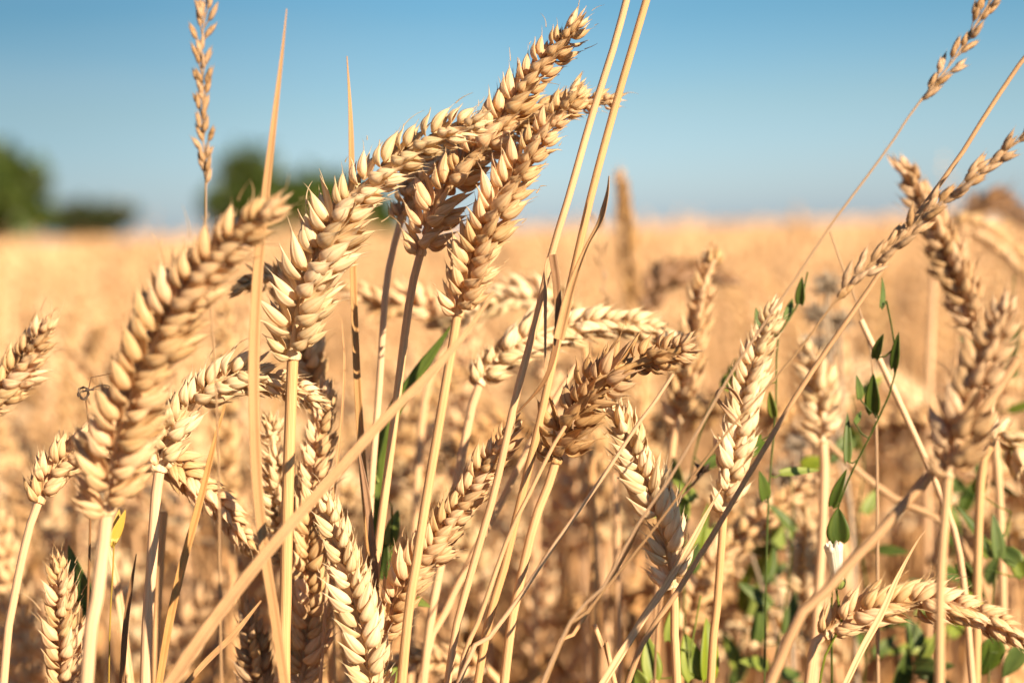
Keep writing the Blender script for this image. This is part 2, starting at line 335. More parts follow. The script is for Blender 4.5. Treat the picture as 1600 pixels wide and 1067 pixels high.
N_FG = 0
def wheat(label, ear, stem, d0, d1=None, roll=25, flare=38, scale=1.15, mat='husk', r=1.55, awn=.25, open_=0.0, ds=None, spacing=3.5, leaf=None, twist=25, smat='stem', group=None):
    """ear: pixels from its base to its tip; stem: pixels from the ear base downward; d0 depth at base, d1 at tip"""
    global N_FG; N_FG += 1
    rr = random.Random(100 + N_FG * 7)
    d1 = d0 if d1 is None else d1; ds = d0 if ds is None else ds
    n = len(ear)
    E = [at(x, y, d0 + (d1 - d0) * i / (n - 1)) for i, (x, y) in enumerate(ear)]
    m = len(stem)
    S = [E[0] + (E[0] - E[1]).normalized() * -.001] + [at(x, y, d0 + (ds - d0) * (i + 1) / m) for i, (x, y) in enumerate(stem)]
    S = to_ground(S)
    base = S[-1].copy()
    th = thing('wheat_stalk', label, 'wheat', base, group)
    stem_mesh(S, r * mm, r * 1.25 * mm, base, nodes=(.32, .6), n=110).obj('stem', M[smat], th)
    fr, P, T = ear_frames(E, roll, flare, scale, rr, twist, spacing)
    b = np.array(base); mb = MB()
    # rachis with its notched collar
    zz = np.arange(200); rad = (.75 + .35 * np.abs(np.sin(zz / 200 * len(fr) * np.pi * .5))) * mm * scale
    rad[:4] = r * mm * 1.5
    tube(mb, P[::3] - b, rad[::3], 7); e = mb.obj('ear', M[mat], th)
    lib = LIB[mat]
    for (p, Z, Y, sc, f) in fr:
        q = rr.random()
        if .1 < f < .9 and rr.random() < .025: continue      # a lost spikelet
        if rr.random() < .06: sc *= .78                          # a shrivelled one
        me = rr.choice(lib['open'] if q < open_ else (lib['awn'] if rr.random() < awn * (0.3 + 1.2 * f) else lib['plain']))
        o = link('spikelet', me, e)
        Z = nrm(Z); Y = nrm(Y - Z * Y.dot(Z)); X = np.cross(Y, Z)
        if rr.random() < .5 : X = -X                       # mirrored copies vary the fan
        mat4 = Matrix(((X[0], Y[0], Z[0], 0), (X[1], Y[1], Z[1], 0), (X[2], Y[2], Z[2], 0), (0, 0, 0, 1)))
        pl = p - b
        o.matrix_local = Matrix.Translation(pl) @ mat4 @ Matrix.Scale(sc, 4)
    if leaf:
        for lf in leaf: blade_part('leaf', lf, th, base)
    if N_FG % 2 == 0 and len(S) > 6:                       # dry sheath peeling off the stalk
        Q, L = spline(S, 110); k = int(rr.uniform(16, 30)); q = Q[k:k + 26] - b
        off = nrm(np.array([rr.choice((-1, 1)), -.4, .1])); t = np.linspace(1, 0, len(q))[:, None]
        mb = MB(); ribbon(mb, q + off * (r * mm * 1.02 + 4 * mm * t ** 5), [x * mm for x in (.5, 2.0, 2.6, 2.8, 2.2)], off, fold=-.5, nseg=5, wave=.15); mb.obj('leaf_sheath', M['blade'], th)
    return th
def blade_part(name, lf, th, base):
    pts = [at(x, y, lf.get('d', .55) + lf.get('dd', 0) * i / max(1, len(lf['p']) - 1)) for i, (x, y) in enumerate(lf['p'])]
    P, L = spline(pts, 40); mb = MB()
    ribbon(mb, P - np.array(base), [w_ * mm for w_ in lf['w']], lf.get('ref', (0.2, -1, .2)), fold=lf.get('fold', .35), twist=lf.get('tw', (0, 0)), wave=lf.get('wave', 0))
    return mb.obj(name, M[lf.get('m', 'blade')], th)
def straw(name, label, cat, px, d, r=(0.9, 1.3), mat='stem', dd=0, nodes=(.3,), leaf=(), group=None, ground=True, r_end=None):
    """bare culm, pixels from its top downward"""
    pts = [at(x, y, d + dd * i / (len(px) - 1)) for i, (x, y) in enumerate(px)]
    if ground: pts = to_ground(pts)
    base = pts[-1].copy(); th = thing(name, label, cat, base, group)
    stem_mesh(pts, r[0] * mm, r[1] * mm, base, nodes, n=110).obj('stem', M[mat], th)
    for lf in leaf: blade_part('leaf', lf, th, base)
    return th
def blade(name, label, cat, px, d, w, mat='blade', dd=0, tw=(0, 0), fold=.4, ref=(0.2, -1, .2), wave=0, stemr=.8, group=None):
    """a withered leaf blade on its culm: pixels from its tip downward to where the culm goes on to the ground"""
    pts = [at(x, y, d + dd * i / (len(px) - 1)) for i, (x, y) in enumerate(px)]
    full = to_ground(pts); base = full[-1].copy(); th = thing(name, label, cat, base, group)
    P, L = spline(pts, 60); mb = MB()
    ribbon(mb, P - np.array(base), [q * mm for q in w], ref, fold=fold, twist=tw, wave=wave); mb.obj('blade', M[mat], th)
    low = [pts[-1] + (pts[-2] - pts[-1]).normalized() * .002] + full[len(pts):]
    stem_mesh([low[0]] + low[1:], stemr * mm, 1.3 * mm, base, (), n=40).obj('stem', M['stem'], th)
    return th

# ------------------------------------------------------------------ setting: ground
def ground():
    xs = np.r_[-600, -200, -60, -20, -8, np.linspace(-4, 4, 41), 8, 20, 60, 200, 600]
    ys = np.r_[-300, -60, -10, np.linspace(-3, 8, 56), 14, 30, 80, 200, 500, 1500]
    Xg, Yg = np.meshgrid(xs, ys)
    Zg = .012 * np.sin(Xg * 9 + 1) * np.cos(Yg * 7) * (np.hypot(Xg, Yg) < 9) - .004
    mb = MB(); mb.grid(np.stack([Xg, Yg, Zg], -1), closed=False); o = mb.obj('ground', M['soil']); o['kind'] = 'structure'
ground()

# ------------------------------------------------------------------ far trees
def tree(label, px, ytop, halfw, d, mat='tree', group='trees beyond the field', lobes=9, seed=1):
    rr = random.Random(seed); rs = np.random.RandomState(seed)
    top = at(px, ytop, d); H = top.z; x0, y0 = top.x, top.y
    W = halfw / FPX * d
    th = thing('tree', label, 'tree', (x0, y0, 0), group)
    mb = MB(); tp = [(0, 0, 0), (.05 * W, 0, H * .25), (-.03 * W, .1, H * .5), (0, 0, H * .8)]
    P, _ = spline(tp, 14); tube(mb, P, np.linspace(.05, .012, 14) * H, 8)
    for k in range(7):
        a = rr.uniform(0, 6.28); z = H * rr.uniform(.25, .6)
        P, _ = spline([(0, 0, z), (math.cos(a) * W * .35, math.sin(a) * W * .35, z + H * .1), (math.cos(a) * W * .7, math.sin(a) * W * .7, z + H * .22)], 8)
        tube(mb, P, np.linspace(.022, .006, 8) * H, 6)
    mb.obj('trunk', M['bark'], th)
    cs = [(0, 0, H * .66, W * .62, H * .30)]
    for k in range(lobes):
        a = 6.283 * k / lobes + rr.uniform(-.3, .3); q = rr.uniform(.35, .62)
        zz = H * rr.uniform(.3, .74); cs.append((math.cos(a) * W * q, math.sin(a) * W * q, zz, W * rr.uniform(.30, .45), H * rr.uniform(.15, .24)))
    n = 5200; pts = []
    while len(pts) < n:
        c = cs[rs.randint(len(cs))]; v = rs.normal(size=3); v /= np.linalg.norm(v); v *= rs.random_sample() ** .33 * (1 + .1 * rs.normal())
        p = (c[0] + v[0] * c[3], c[1] + v[1] * c[3], c[2] + v[2] * c[4])
        if p[2] < H * .12: continue
        pts.append(p)
    P = np.array(pts); s = W * .08
    A = nrm(rs.normal(size=(n, 3))); B = nrm(np.cross(A, rs.normal(size=(n, 3))))
    sz = s * rs.uniform(.6, 1.4, (n, 1))
    V = np.stack([P - A * sz, P + B * sz * .6, P + A * sz, P - B * sz * .6], 1).reshape(-1, 3)
    F = np.arange(4 * n).reshape(n, 4); ST = np.repeat(rs.random_sample((n, 3)), 4, axis=0) * 3
    m2 = MB(); m2.add(V, F, ST); m2.obj('crown', M[mat], th)
tree('broad green tree at the left edge of the photo', -105, 212, 215, 120, seed=3)
tree('small dull bush between the left tree and the open sky', 140, 308, 75, 140, 'tree2', seed=4)
tree('tallest rounded tree behind the leftmost upright blade', 385, 218, 84, 130, seed=5)
tree('middle green tree left of the curved cream ear', 490, 258, 115, 134, seed=6)
tree('low green tree hidden behind the curved cream ear', 560, 285, 90, 137, seed=8)

# ------------------------------------------------------------------ the field
def low_ear(mb, E, rr, scale=1.1, lod=1, roll=0, ref=(0, -1, 0)):
    """cheap ear: one pointed husk pair per spikelet"""
    fr, P, T = ear_frames(E, roll, 34, scale, rr, 20, 4.6 if lod == 1 else 8.5, ref)
    for (p, Z, Y, sc, f) in fr:
        Y = nrm(Y - Z * Y.dot(Z)); X = np.cross(Y, Z)
        if lod == 1:
            for sg in (-1, 1):
                a = R(20) ; d = Z * math.cos(a) + X * sg * math.sin(a)
                husk(mb, p + X * sg * .9 * mm, d, Y + X * sg * .6, 11.5 * mm * sc, 5 * mm * sc, 5 * mm * sc, nr=6, ns=6)
            husk(mb, p + Z * 2.5 * mm, Z, Y, 9.5 * mm * sc, 4 * mm * sc, 4 * mm * sc, nr=5, ns=5)
        else:
            husk(mb, p, Z, Y, 14 * mm * sc, 9 * mm * sc, 7 * mm * sc, nr=4, ns=4)
def plant_points(rr, kind):
    """returns stem points (top to ground) and ear points; top near z = 0.9"""
    h = .80 + rr.uniform(-.03, .03); lean = rr.uniform(-.05, .05); l2 = rr.uniform(-.03, .03)
    st = [(0, 0, 0), (lean * .2, l2 * .2, h * .3), (lean * .6, l2 * .6, h * .7), (lean, l2, h)]
    p = Vector(st[-1]); d = Vector((lean * 2, l2 * 2, 1)).normalized(); E = [p.copy()]
    bend = {'erect': .05, 'lean': .22, 'nod': .55, 'hang': .8}[kind]
    for i in range(5):
        d = (d + Vector((bend, 0, -bend * .5))).normalized(); E.append(E[-1] + d * .019)
    return st[::-1], E
VAR = []
def make_variant(i):
    rr = random.Random(50 + i); kind = ['erect', 'lean', 'lean', 'erect', 'hang', 'nod', 'erect', 'lean', 'erect', 'nod'][i % 10]
    st, E = plant_points(rr, kind)
    s = MB(); P, _ = spline(st, 22); tube(s, P, np.r_[np.linspace(1.5, 2.3, 22)] * mm, 6)
    e = MB(); low_ear(e, E, rr, 1.15, 1, roll=rr.uniform(0, 90))
    lfs = []
    for q in range(3):
        lf = MB(); z = (.68, .54, .38)[q] + rr.uniform(-.05, .05); a = rr.uniform(0, 6.28); c, s2 = math.cos(a), math.sin(a); rch = rr.uniform(.04, .10)
        x0, y0 = np.interp(z, [0, .8], [0, st[0][0]]), np.interp(z, [0, .8], [0, st[0][1]])
        P, _ = spline([(x0, y0, z), (x0 + c * rch * .3, y0 + s2 * rch * .3, z + .06), (x0 + c * rch * .8, y0 + s2 * rch * .8, z + rr.uniform(-.02, .06)), (x0 + c * rch, y0 + s2 * rch, z - .10)], 12)
        ribbon(lf, P, [.005, .009, .006, .0008], (c, s2, .8), nseg=3, twist=(0, rr.uniform(-120, 120))); lfs.append(lf)
    return s, e, lfs
for i in range(10): VAR.append(make_variant(i))
def field_blocked(x, y): return False
# nearest stalks of the stand: things of their own
def stand():
    protos = []; rr = random.Random(77)
    pos = []; tries = 0
    while len(pos) < 275 and tries < 20000:
        tries += 1
        d = rr.uniform(.76, 1.66); x = rr.uniform(-.34, .34) * d
        if any((x - a) ** 2 + (d - b) ** 2 < .0007 for a, b in pos): continue
        pos.append((x, d))
    pos.sort(key=lambda q: q[1])
    meshes = {}
    for i, (x, y) in enumerate(pos):
        k = rr.randrange(10)
        if k not in meshes:
            s, e, lfs = VAR[k]; mk = ['husk', 'cream', 'husk', 'husk', 'brown', 'cream', 'husk', 'grey', 'husk', 'cream'][k]
            meshes[k] = (s.mesh('stem', M['stem']), e.mesh('ear', M[mk])) + tuple(lf.mesh('leaf', M['blade']) for lf in lfs)
        if y < 1.15: lab = 'blurred ripe wheat stalk in the front rows of the stand behind the sharp ears'
        elif y < 1.42: lab = 'soft blurred ripe wheat stalk in the middle rows of the stand'
        else: lab = 'heavily blurred golden wheat stalk in the back rows below the open field'
        th = thing('wheat_stalk', lab, 'wheat', (x, y, 0), 'blurred wheat stalks standing behind the sharp ears' if y < 1.15 else ('wheat stalks in the middle rows' if y < 1.42 else 'wheat stalks in the back rows'))
        th.rotation_euler = (rr.uniform(-.05, .05), rr.uniform(-.05, .05), rr.choice((0, 3.14)) + rr.uniform(-1.2, 1.2))
        sz = rr.uniform(.95, 1.09); th.scale = (1, 1, sz)
        for nme, me in zip(('stem', 'ear', 'leaf', 'leaf', 'leaf'), meshes[k]): link(nme, me, th)
stand()
def scatter(mb, protoarr, XY, rs, zs=(.93, 1.05), fat=1.0):
    V0, F0, S0 = protoarr; n = len(XY); nv = len(V0)
    a = rs.uniform(0, 6.283, n); c, s = np.cos(a), np.sin(a); z = rs.uniform(*zs, n) + .045 * np.sin(XY[:, 0] * 5.1 + 1.3 * np.sin(XY[:, 1] * 2.3)) * np.sin(XY[:, 1] * 3.7 + XY[:, 0] * 1.7) + .065 * (rs.random_sample(n) < .12); tl = rs.normal(0, .05, (n, 2))
    f = np.broadcast_to(fat, n)
    X = (V0[None, :, 0] * c[:, None] - V0[None, :, 1] * s[:, None]) * f[:, None] + XY[:, 0:1] + tl[:, 0:1] * V0[None, :, 2]
    Y = (V0[None, :, 0] * s[:, None] + V0[None, :, 1] * c[:, None]) * f[:, None] + XY[:, 1:2] + tl[:, 1:2] * V0[None, :, 2]
    Z = V0[None, :, 2] * z[:, None]
    V = np.stack([X, Y, Z], -1).reshape(-1, 3)
    F = (F0[None] + (np.arange(n) * nv)[:, None, None]).reshape(-1, 4)
    off = rs.uniform(0, 60, (n, 1, 3)) * np.array([1, 1, 0]); ST = (S0[None] * np.array([.1, .1, .1]) + off).reshape(-1, 3)
    mb.add(V, F, ST)
def proto_low(i, lod):
    rr = random.Random(900 + i); st, E = plant_points(rr, ['erect', 'lean', 'nod', 'erect', 'nod', 'lean'][i % 6])
    mb = MB()
    if lod == 1:
      P, _ = spline(st, 8); tube(mb, P, 2.1 * mm, 4); low_ear(mb, E, rr, 1.25, 2, roll=rr.uniform(0, 90))
      for z in (.66, .5):
        a = rr.uniform(0, 6.28); c, s2 = math.cos(a), math.sin(a)
        P, _ = spline([(0, 0, z), (c * .05, s2 * .05, z + .06), (c * .12, s2 * .12, z)], 5); ribbon(mb, P, [.005, .009, .001], (c, s2, .8), nseg=2)
    elif lod == 2:
        P, _ = spline(st, 4); tube(mb, P, 1.9 * mm, 3)
        P, _ = spline(E, 6); tube(mb, P, np.array([3, 8, 9, 9, 7, 2]) * mm, 5)
    else:
        P, _ = spline(st, 3); tube(mb, P, 2 * mm, 3); P, _ = spline(E, 4); tube(mb, P, np.array([3, 9, 8, 2]) * mm, 4)
    return mb.arrays()
def field():
    rs = np.random.RandomState(42); mb = MB()
    def pts(n, d0, d1, half=.55, pw=1.0, minx=.25):
        d = (rs.uniform(d0 ** (2 * pw), d1 ** (2 * pw), n)) ** (1 / (2 * pw)); x = rs.uniform(-1, 1, n) * (half * d + minx)
        return np.stack([x, d], 1)
    # beside the framed stalks, and behind them
    near = pts(520, .8, 1.7, .55, 1.0, .4); near = near[np.abs(near[:, 0]) > .35 * near[:, 1]]
    mid = pts(3400, 1.7, 4.2)
    A = np.concatenate([near, mid]); ks = rs.randint(0, 6, len(A))
    for k in range(6): scatter(mb, proto_low(k, 1), A[ks == k], rs, (.95, 1.08))
    B = pts(9000, 4.2, 13, .5); ks = rs.randint(0, 6, len(B))
    for k in range(6): scatter(mb, proto_low(k, 2), B[ks == k], rs, (.95, 1.08), 1.3)
    D = pts(22000, 13, 110, .5, .35); ks = rs.randint(0, 6, len(D))
    for k in range(6):
        q = D[ks == k]; scatter(mb, proto_low(k, 3), q, rs, (.95, 1.08), 1.6 + q[:, 1] / 14)
    # unseen wheat added beside and behind the photographer for warm bounce light
    n = 9000; X = rs.uniform(-3.2, 3.2, n); Y = rs.uniform(-3.2, .85, n); r = np.hypot(X, Y)
    q = (r < 3.2) & (r > .42) & (np.abs(X) > np.clip(Y, 0, 9) * .45 + .22 * (Y > 0)) & (np.abs(X) > .26)
    Wp = np.stack([X, Y], 1)[q]; Wp = Wp[:6500]; ks = rs.randint(0, 6, len(Wp))
    for k in range(6): scatter(mb, proto_low(k, 1 if k < 2 else 2), Wp[ks == k], rs, (.92, 1.02), 1.2)
    o = mb.obj('wheat_field', M['field']); o['kind'] = 'stuff'
    o['label'] = 'ripe golden wheat field running back to the horizon'; o['category'] = 'wheat field'
field()

# ------------------------------------------------------------------ sharp and near wheat ears, one by one
wheat('large soft ear leaning right at the left, nearest to the camera', [(166, 800), (182, 700), (222, 580), (285, 465), (355, 385), (435, 325)], [(164, 830), (150, 950), (135, 1075)], .488, .466, roll=20, flare=46, scale=1.28, mat='husk', r=1.9, awn=.35, open_=.2)
wheat('big cream ear curving right over the shaded ears, in the middle of the photo', [(457, 560), (466, 490), (492, 415), (545, 320), (610, 258), (680, 215), (752, 192)], [(456, 590), (450, 760), (446, 940), (444, 1075)], .545, .535, roll=32, flare=47, scale=1.25, mat='cream', r=1.85, awn=.12, open_=.3)
wheat('topmost ear reaching up right into the blue sky', [(656, 398), (680, 330), (722, 265), (775, 200), (832, 120), (880, 65), (905, 30)], [(650, 420), (637, 490), (612, 690), (588, 880), (583, 960), (576, 1075)], .562, .556, roll=38, flare=44, scale=1.08, mat='husk', r=1.35, awn=.55)
wheat('shaded ear behind the cream one whose last spikelet sticks out right against the sky', [(626, 345), (655, 285), (710, 240), (790, 200), (870, 170), (962, 158)], [(619, 370), (603, 450), (593, 600), (578, 800), (572, 1075)], .588, .575, roll=40, flare=34, scale=.98, mat='husk', r=1.15, awn=.15)
wheat('upright ear under the topmost one, its husks open on the left side', [(714, 492), (734, 425), (764, 350), (804, 275), (852, 205), (904, 142)], [(711, 515), (688, 650), (655, 850), (627, 1075)], .540, .538, roll=22, flare=42, scale=1.05, mat='husk', r=1.45, awn=.2, open_=.7)
wheat('pale ear lying almost flat to the right behind the two tall bare stems', [(748, 600), (775, 562), (828, 528), (900, 508), (980, 508), (1052, 528)], [(742, 615), (722, 710), (695, 850), (660, 1075)], .600, .615, roll=15, flare=34, scale=1.12, mat='cream', r=1.5, awn=.1)
wheat('brown tousled ear with bent dark awns, right of centre', [(868, 722), (885, 665), (925, 610), (985, 572), (1068, 545)], [(862, 745), (840, 800), (815, 900), (787, 1075)], .545, .540, roll=62, flare=50, scale=1.15, mat='brown', r=1.45, awn=.5, open_=.8, spacing=3.8)
wheat('plaited ear of plump bright grains rising left beneath the brown tousled ear', [(1053, 918), (1042, 850), (1018, 770), (990, 705), (962, 645)], [(1054, 935), (1054, 1000), (1058, 1075)], .553, .558, roll=12, flare=36, scale=1.2, mat='cream', r=1.4, awn=.1)
wheat('slender ear crossed by diagonal grass stems, with a curled dry leaf on its middle', [(1130, 800), (1148, 715), (1163, 630), (1184, 550), (1213, 483)], [(1128, 840), (1120, 950), (1110, 1075)], .572, .585, roll=12, flare=28, scale=1.06, mat='cream', r=1.35, awn=.1,
      leaf=[dict(p=[(1160, 668), (1135, 640), (1120, 620), (1128, 606), (1145, 612), (1160, 632)], w=[.4, 2, 1.6, 1.2, 2.6, .6], d=.562, m='blade', tw=(0, 120))])
wheat('blurred upright ear right of the flat lying ear', [(1058, 660), (1070, 590), (1085, 520), (1098, 455), (1116, 400)], [(1052, 690), (1035, 850), (1020, 1075)], .665, .655, roll=25, flare=33, scale=1.1, mat='husk', awn=.3)
wheat('greyish plaited ear leaning left behind the grass head on the right', [(1528, 525), (1502, 455), (1470, 375), (1440, 315), (1412, 262)], [(1535, 560), (1560, 750), (1570, 1075)], .665, .655, roll=12, flare=34, scale=1.15, mat='grey', awn=.3)
wheat('dull ear close to the camera at the right edge, leaning right', [(1480, 745), (1498, 680), (1520, 610), (1548, 545), (1575, 480)], [(1478, 790), (1470, 900), (1468, 1075)], .463, .468, roll=30, flare=38, scale=1.02, mat='grey', r=1.3)
wheat('plaited ear lying flat and pointing right in the bottom right corner', [(1288, 992), (1330, 965), (1400, 945), (1470, 945), (1540, 965), (1602, 1000)], [(1275, 1010), (1262, 1075)], .572, .575, roll=14, flare=31, scale=1.12, mat='husk', awn=.08)
wheat('small upright ear with thin awns in the bottom left corner', [(98, 1105), (102, 1040), (98, 960), (94, 885)], [(98, 1120), (100, 1200)], .562, .56, roll=30, flare=33, scale=.98, mat='husk', awn=.8)
wheat('arching ear behind the large soft one, its tip hanging down to the right', [(60, 785), (82, 735), (140, 698), (225, 700), (300, 750), (352, 800), (394, 862)], [(50, 810), (25, 920), (5, 1075)], .560, .575, roll=14, flare=32, scale=1.08, mat='husk', r=1.35, awn=.15)
wheat('pale ear on a thick stem emerging right of the large soft ear', [(248, 735), (270, 672), (310, 620), (370, 590), (440, 600), (492, 628)], [(245, 760), (236, 900), (227, 1075)], .553, .556, roll=20, flare=34, scale=1.1, mat='cream', r=1.75, awn=.1)
wheat('ear cut by the left edge of the photo with one long curled awn', [(-45, 655), (-10, 620), (25, 580), (50, 545), (74, 512)], [(-60, 690), (-80, 850), (-90, 1075)], .585, .58, roll=30, flare=38, scale=1.05, mat='husk', awn=.8)
wheat('long straight ear rising between the two pale stems below the cream ear', [(468, 1085), (478, 980), (482, 860), (492, 740), (512, 600)], [(466, 1100), (466, 1200)], .575, .585, roll=0, flare=36, scale=1.12, mat='husk', awn=.15, twist=10)
wheat('bright ear leaning left at the bottom centre, crossing the long straight one', [(588, 1110), (572, 1010), (552, 920), (528, 840), (508, 785)], [(592, 1130), (596, 1200)], .543, .55, roll=14, flare=36, scale=1.15, mat='cream', awn=.15)
wheat('ear leaning right at the bottom centre behind the pale stem, tip near the photo centre', [(592, 1005), (622, 930), (672, 855), (735, 765), (806, 662)], [(590, 1020), (584, 1100)], .558, .552, roll=16, flare=36, scale=1.05, mat='husk', awn=.3)
wheat('thin white bristly ear half hidden behind the pale upright stem', [(446, 880), (440, 800), (432, 730), (422, 655)], [(450, 900), (458, 1075)], .59, .59, roll=40, flare=40, scale=.85, mat='cream', awn=.3, open_=1)
wheat('small shaded ear at the bottom, right of the long diagonal blade', [(408, 1130), (402, 1060), (395, 1000), (392, 955)], [(410, 1150), (412, 1200)], .585, .585, roll=30, flare=38, scale=.95, mat='grey', awn=.4)
wheat('blurred brown ear standing upright against the horizon', [(990, 480), (985, 420), (978, 350), (970, 270)], [(1000, 600), (1010, 800), (1015, 1075)], .95, .94, roll=10, flare=26, scale=1.0, mat='brown', r=1.6)
wheat('blurred shaded ear bending over in an arc behind the flat lying ear', [(1015, 490), (1025, 450), (1055, 428), (1095, 425), (1140, 440)], [(1010, 530), (1000, 800), (1000, 1075)], .86, .88, roll=10, flare=28, scale=1.25, mat='dark', r=1.6)  # ripe ear in shade; the shade is put into its dark husk colour
wheat('blurred ear drooping to the right edge below the horizon', [(1490, 345), (1530, 358), (1570, 385), (1615, 430), (1650, 480)], [(1475, 350), (1460, 420), (1450, 700), (1450, 1075)], .86, .88, roll=10, flare=28, scale=1.0, mat='husk', r=1.6)
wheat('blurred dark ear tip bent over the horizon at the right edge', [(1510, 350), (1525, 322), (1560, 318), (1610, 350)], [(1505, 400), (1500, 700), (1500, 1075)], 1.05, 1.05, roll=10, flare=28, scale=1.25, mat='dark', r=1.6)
wheat('short pale ear on a thick stem between the slender ear and the green leaves', [(1286, 692), (1286, 640), (1278, 590), (1265, 545)], [(1288, 720), (1284, 850), (1270, 1075)], .655, .665, roll=25, flare=44, scale=1.1, mat='cream', r=1.8)
wheat('blurred pale ear leaning right behind the stems, low on the right', [(1070, 985), (1100, 905), (1165, 835), (1230, 780), (1292, 740)], [(1065, 1010), (1060, 1075)], .68, .70, roll=20, flare=36, scale=1.05, mat='husk')
wheat('soft ear lying out over the right edge of the photo', [(1548, 690), (1570, 682), (1600, 712), (1640, 740)], [(1540, 700), (1530, 800), (1525, 1075)], .62, .62, roll=20, flare=36, scale=1.0, mat='cream')
wheat('blurred flat ear pointing left behind the stem of the topmost ear', [(695, 505), (655, 478), (600, 472), (548, 450)], [(700, 530), (660, 650), (640, 1075)], .70, .70, roll=15, flare=34, scale=1.05, mat='husk')
wheat('blurred pale ear pointing left behind the upright ear', [(905, 520), (870, 478), (815, 462), (755, 480), (700, 500)], [(915, 550), (925, 750), (930, 1075)], .69, .69, roll=15, flare=34, scale=1.05, mat='cream')
wheat('greyish ear behind the leftmost upright blade, mostly hidden', [(500, 640), (470, 520), (432, 440), (370, 450)], [(505, 700), (520, 1075)], .62, .60, roll=15, flare=32, scale=1.0, mat='husk')
wheat('blurred white ear low on the right beside the pale bud', [(1262, 1000), (1258, 930), (1256, 860), (1262, 800)], [(1262, 1040), (1262, 1120)], .70, .70, roll=15, flare=36, scale=1.0, mat='cream')
wheat('blurred flat pale ear at the bottom edge left of centre', [(760, 1040), (710, 1035), (660, 1030), (600, 1040)], [(775, 1060), (790, 1120)], .66, .66, roll=15, flare=34, scale=1.0, mat='husk')

# ------------------------------------------------------------------ bare culms and blades
straw('bare_stem', 'left one of two tall bare stems, a brown leaf hanging from its joint', 'stem', [(984, -20), (960, 70), (925, 180), (888, 310), (862, 396), (838, 500), (806, 620), (772, 770), (735, 900), (698, 1075)], .538, (1.15, 1.35), dd=.01, nodes=(),
      leaf=[dict(p=[(862, 398), (868, 450), (868, 520), (850, 590), (808, 645)], w=[2.4, 2.6, 2.4, 2.0, .5], d=.534, m='dark', tw=(0, 60), fold=.8),
            dict(p=[(862, 398), (853, 420), (852, 520), (852, 600)], w=[1, 1.2, .8, .2], d=.538, m='blade')])
straw('bare_stem', 'right one of two tall bare stems, with a thin withered leaf on it', 'stem', [(1016, -20), (985, 85), (960, 170), (925, 300), (896, 425), (865, 560), (842, 665), (815, 775), (786, 895), (745, 1075)], .536, (1.2, 1.5), dd=.012, nodes=(.30,),
      leaf=[dict(p=[(872, 530), (893, 450), (918, 385), (940, 345), (950, 305), (952, 275)], w=[3.4, 3.2, 2.2, 1.2, 2.4, .4], d=.532, m='blade', tw=(0, 70), fold=.7)])
straw('straw_stalk', 'thin straw ending above the brown tousled ear tip, running down to the left', 'straw', [(1052, 584), (1025, 625), (998, 661), (935, 755), (870, 845), (819, 923), (765, 995), (713, 1075)], .535, (.55, 1.3), nodes=(), dd=.005)
straw('straw_stalk', 'straw ending at the lower left of the brown tousled ear', 'straw', [(889, 656), (865, 695), (830, 765), (795, 837), (760, 935), (737, 1001), (715, 1075)], .537, (.6, 1.5), nodes=(), dd=.005)
straw('straw_stalk', 'plain diagonal straw ending behind the lower right of the pale flat ear', 'straw', [(900, 570), (870, 620), (845, 662), (785, 780), (737, 870), (690, 970), (655, 1075)], .60, (1.2, 1.6), nodes=(.3,))
straw('straw_stalk', 'straw running up behind the slender ear from the bottom, right of centre', 'straw', [(1000, 815), (975, 870), (935, 930), (890, 1000), (845, 1075)], .56, (.6, 1.3), nodes=())
straw('straw_stalk', 'short straw leaning left at the bottom, right of centre', 'straw', [(928, 975), (945, 1020), (962, 1075)], .57, (.9, 1.1), nodes=())
straw('straw_stalk', 'thick pale stem behind the stem of the ear right of the large soft ear', 'straw', [(256, 800), (250, 880), (246, 960), (243, 1075)], .60, (1.5, 1.6), nodes=(.1,))
straw('straw_stalk', 'straight pale straw left of the plaited ear, in soft focus', 'straw', [(960, 740), (965, 850), (968, 1075)], .68, (1.2, 1.6), nodes=(.2,))
straw('straw_stalk', 'angled straw with a dark joint behind the green bindweed', 'straw', [(1345, 500), (1385, 585), (1420, 660), (1445, 715), (1480, 800), (1500, 870), (1520, 1075)], .60, (1.1, 1.5), nodes=(.22,))
straw('straw_stalk', 'broad soft stalk crossing low on the right from the dull ear', 'straw', [(1590, 560), (1530, 650), (1450, 745), (1375, 830), (1290, 925), (1200, 1075)], .475, (1.5, 1.7), nodes=(.3,), mat='blade')
straw('straw_stalk', 'brown straw behind the bindweed leaning down right', 'straw', [(1290, 690), (1340, 735), (1400, 780), (1480, 820), (1530, 900), (1560, 1000), (1570, 1075)], .68, (1.3, 1.6), nodes=(.2,), mat='grass')
straw('straw_stalk', 'thin bent straw rising to a hook at the horizon on the right', 'straw', [(1297, 362), (1310, 400), (1325, 440), (1345, 490), (1362, 560), (1370, 700), (1372, 1075)], .60, (.35, 1.0), nodes=(), mat='grass')
blade('dry_blade', 'wide straw blade crossing diagonally in front from the centre to bottom left', 'dry leaf', [(772, 455), (735, 510), (680, 575), (600, 655), (520, 745), (420, 860), (330, 975), (255, 1085)], .497, (.8, 2.3, 2.8, 3.1, 3.3, 3.6, 3.7), dd=-.012, mat='blade', tw=(10, -15), fold=.55, stemr=1.6)
blade('dry_blade', 'tall pointed blade standing in front of the tallest far tree', 'dry leaf', [(448, 14), (440, 90), (428, 190), (415, 300), (402, 430), (396, 560), (398, 700), (408, 830), (428, 960), (446, 1085)], .505, (.3, 1.5, 2.4, 3.1, 3.3, 3.2, 3.0, 2.9, 2.9), mat='tan', tw=(0, 10), fold=.6, stemr=1.5)
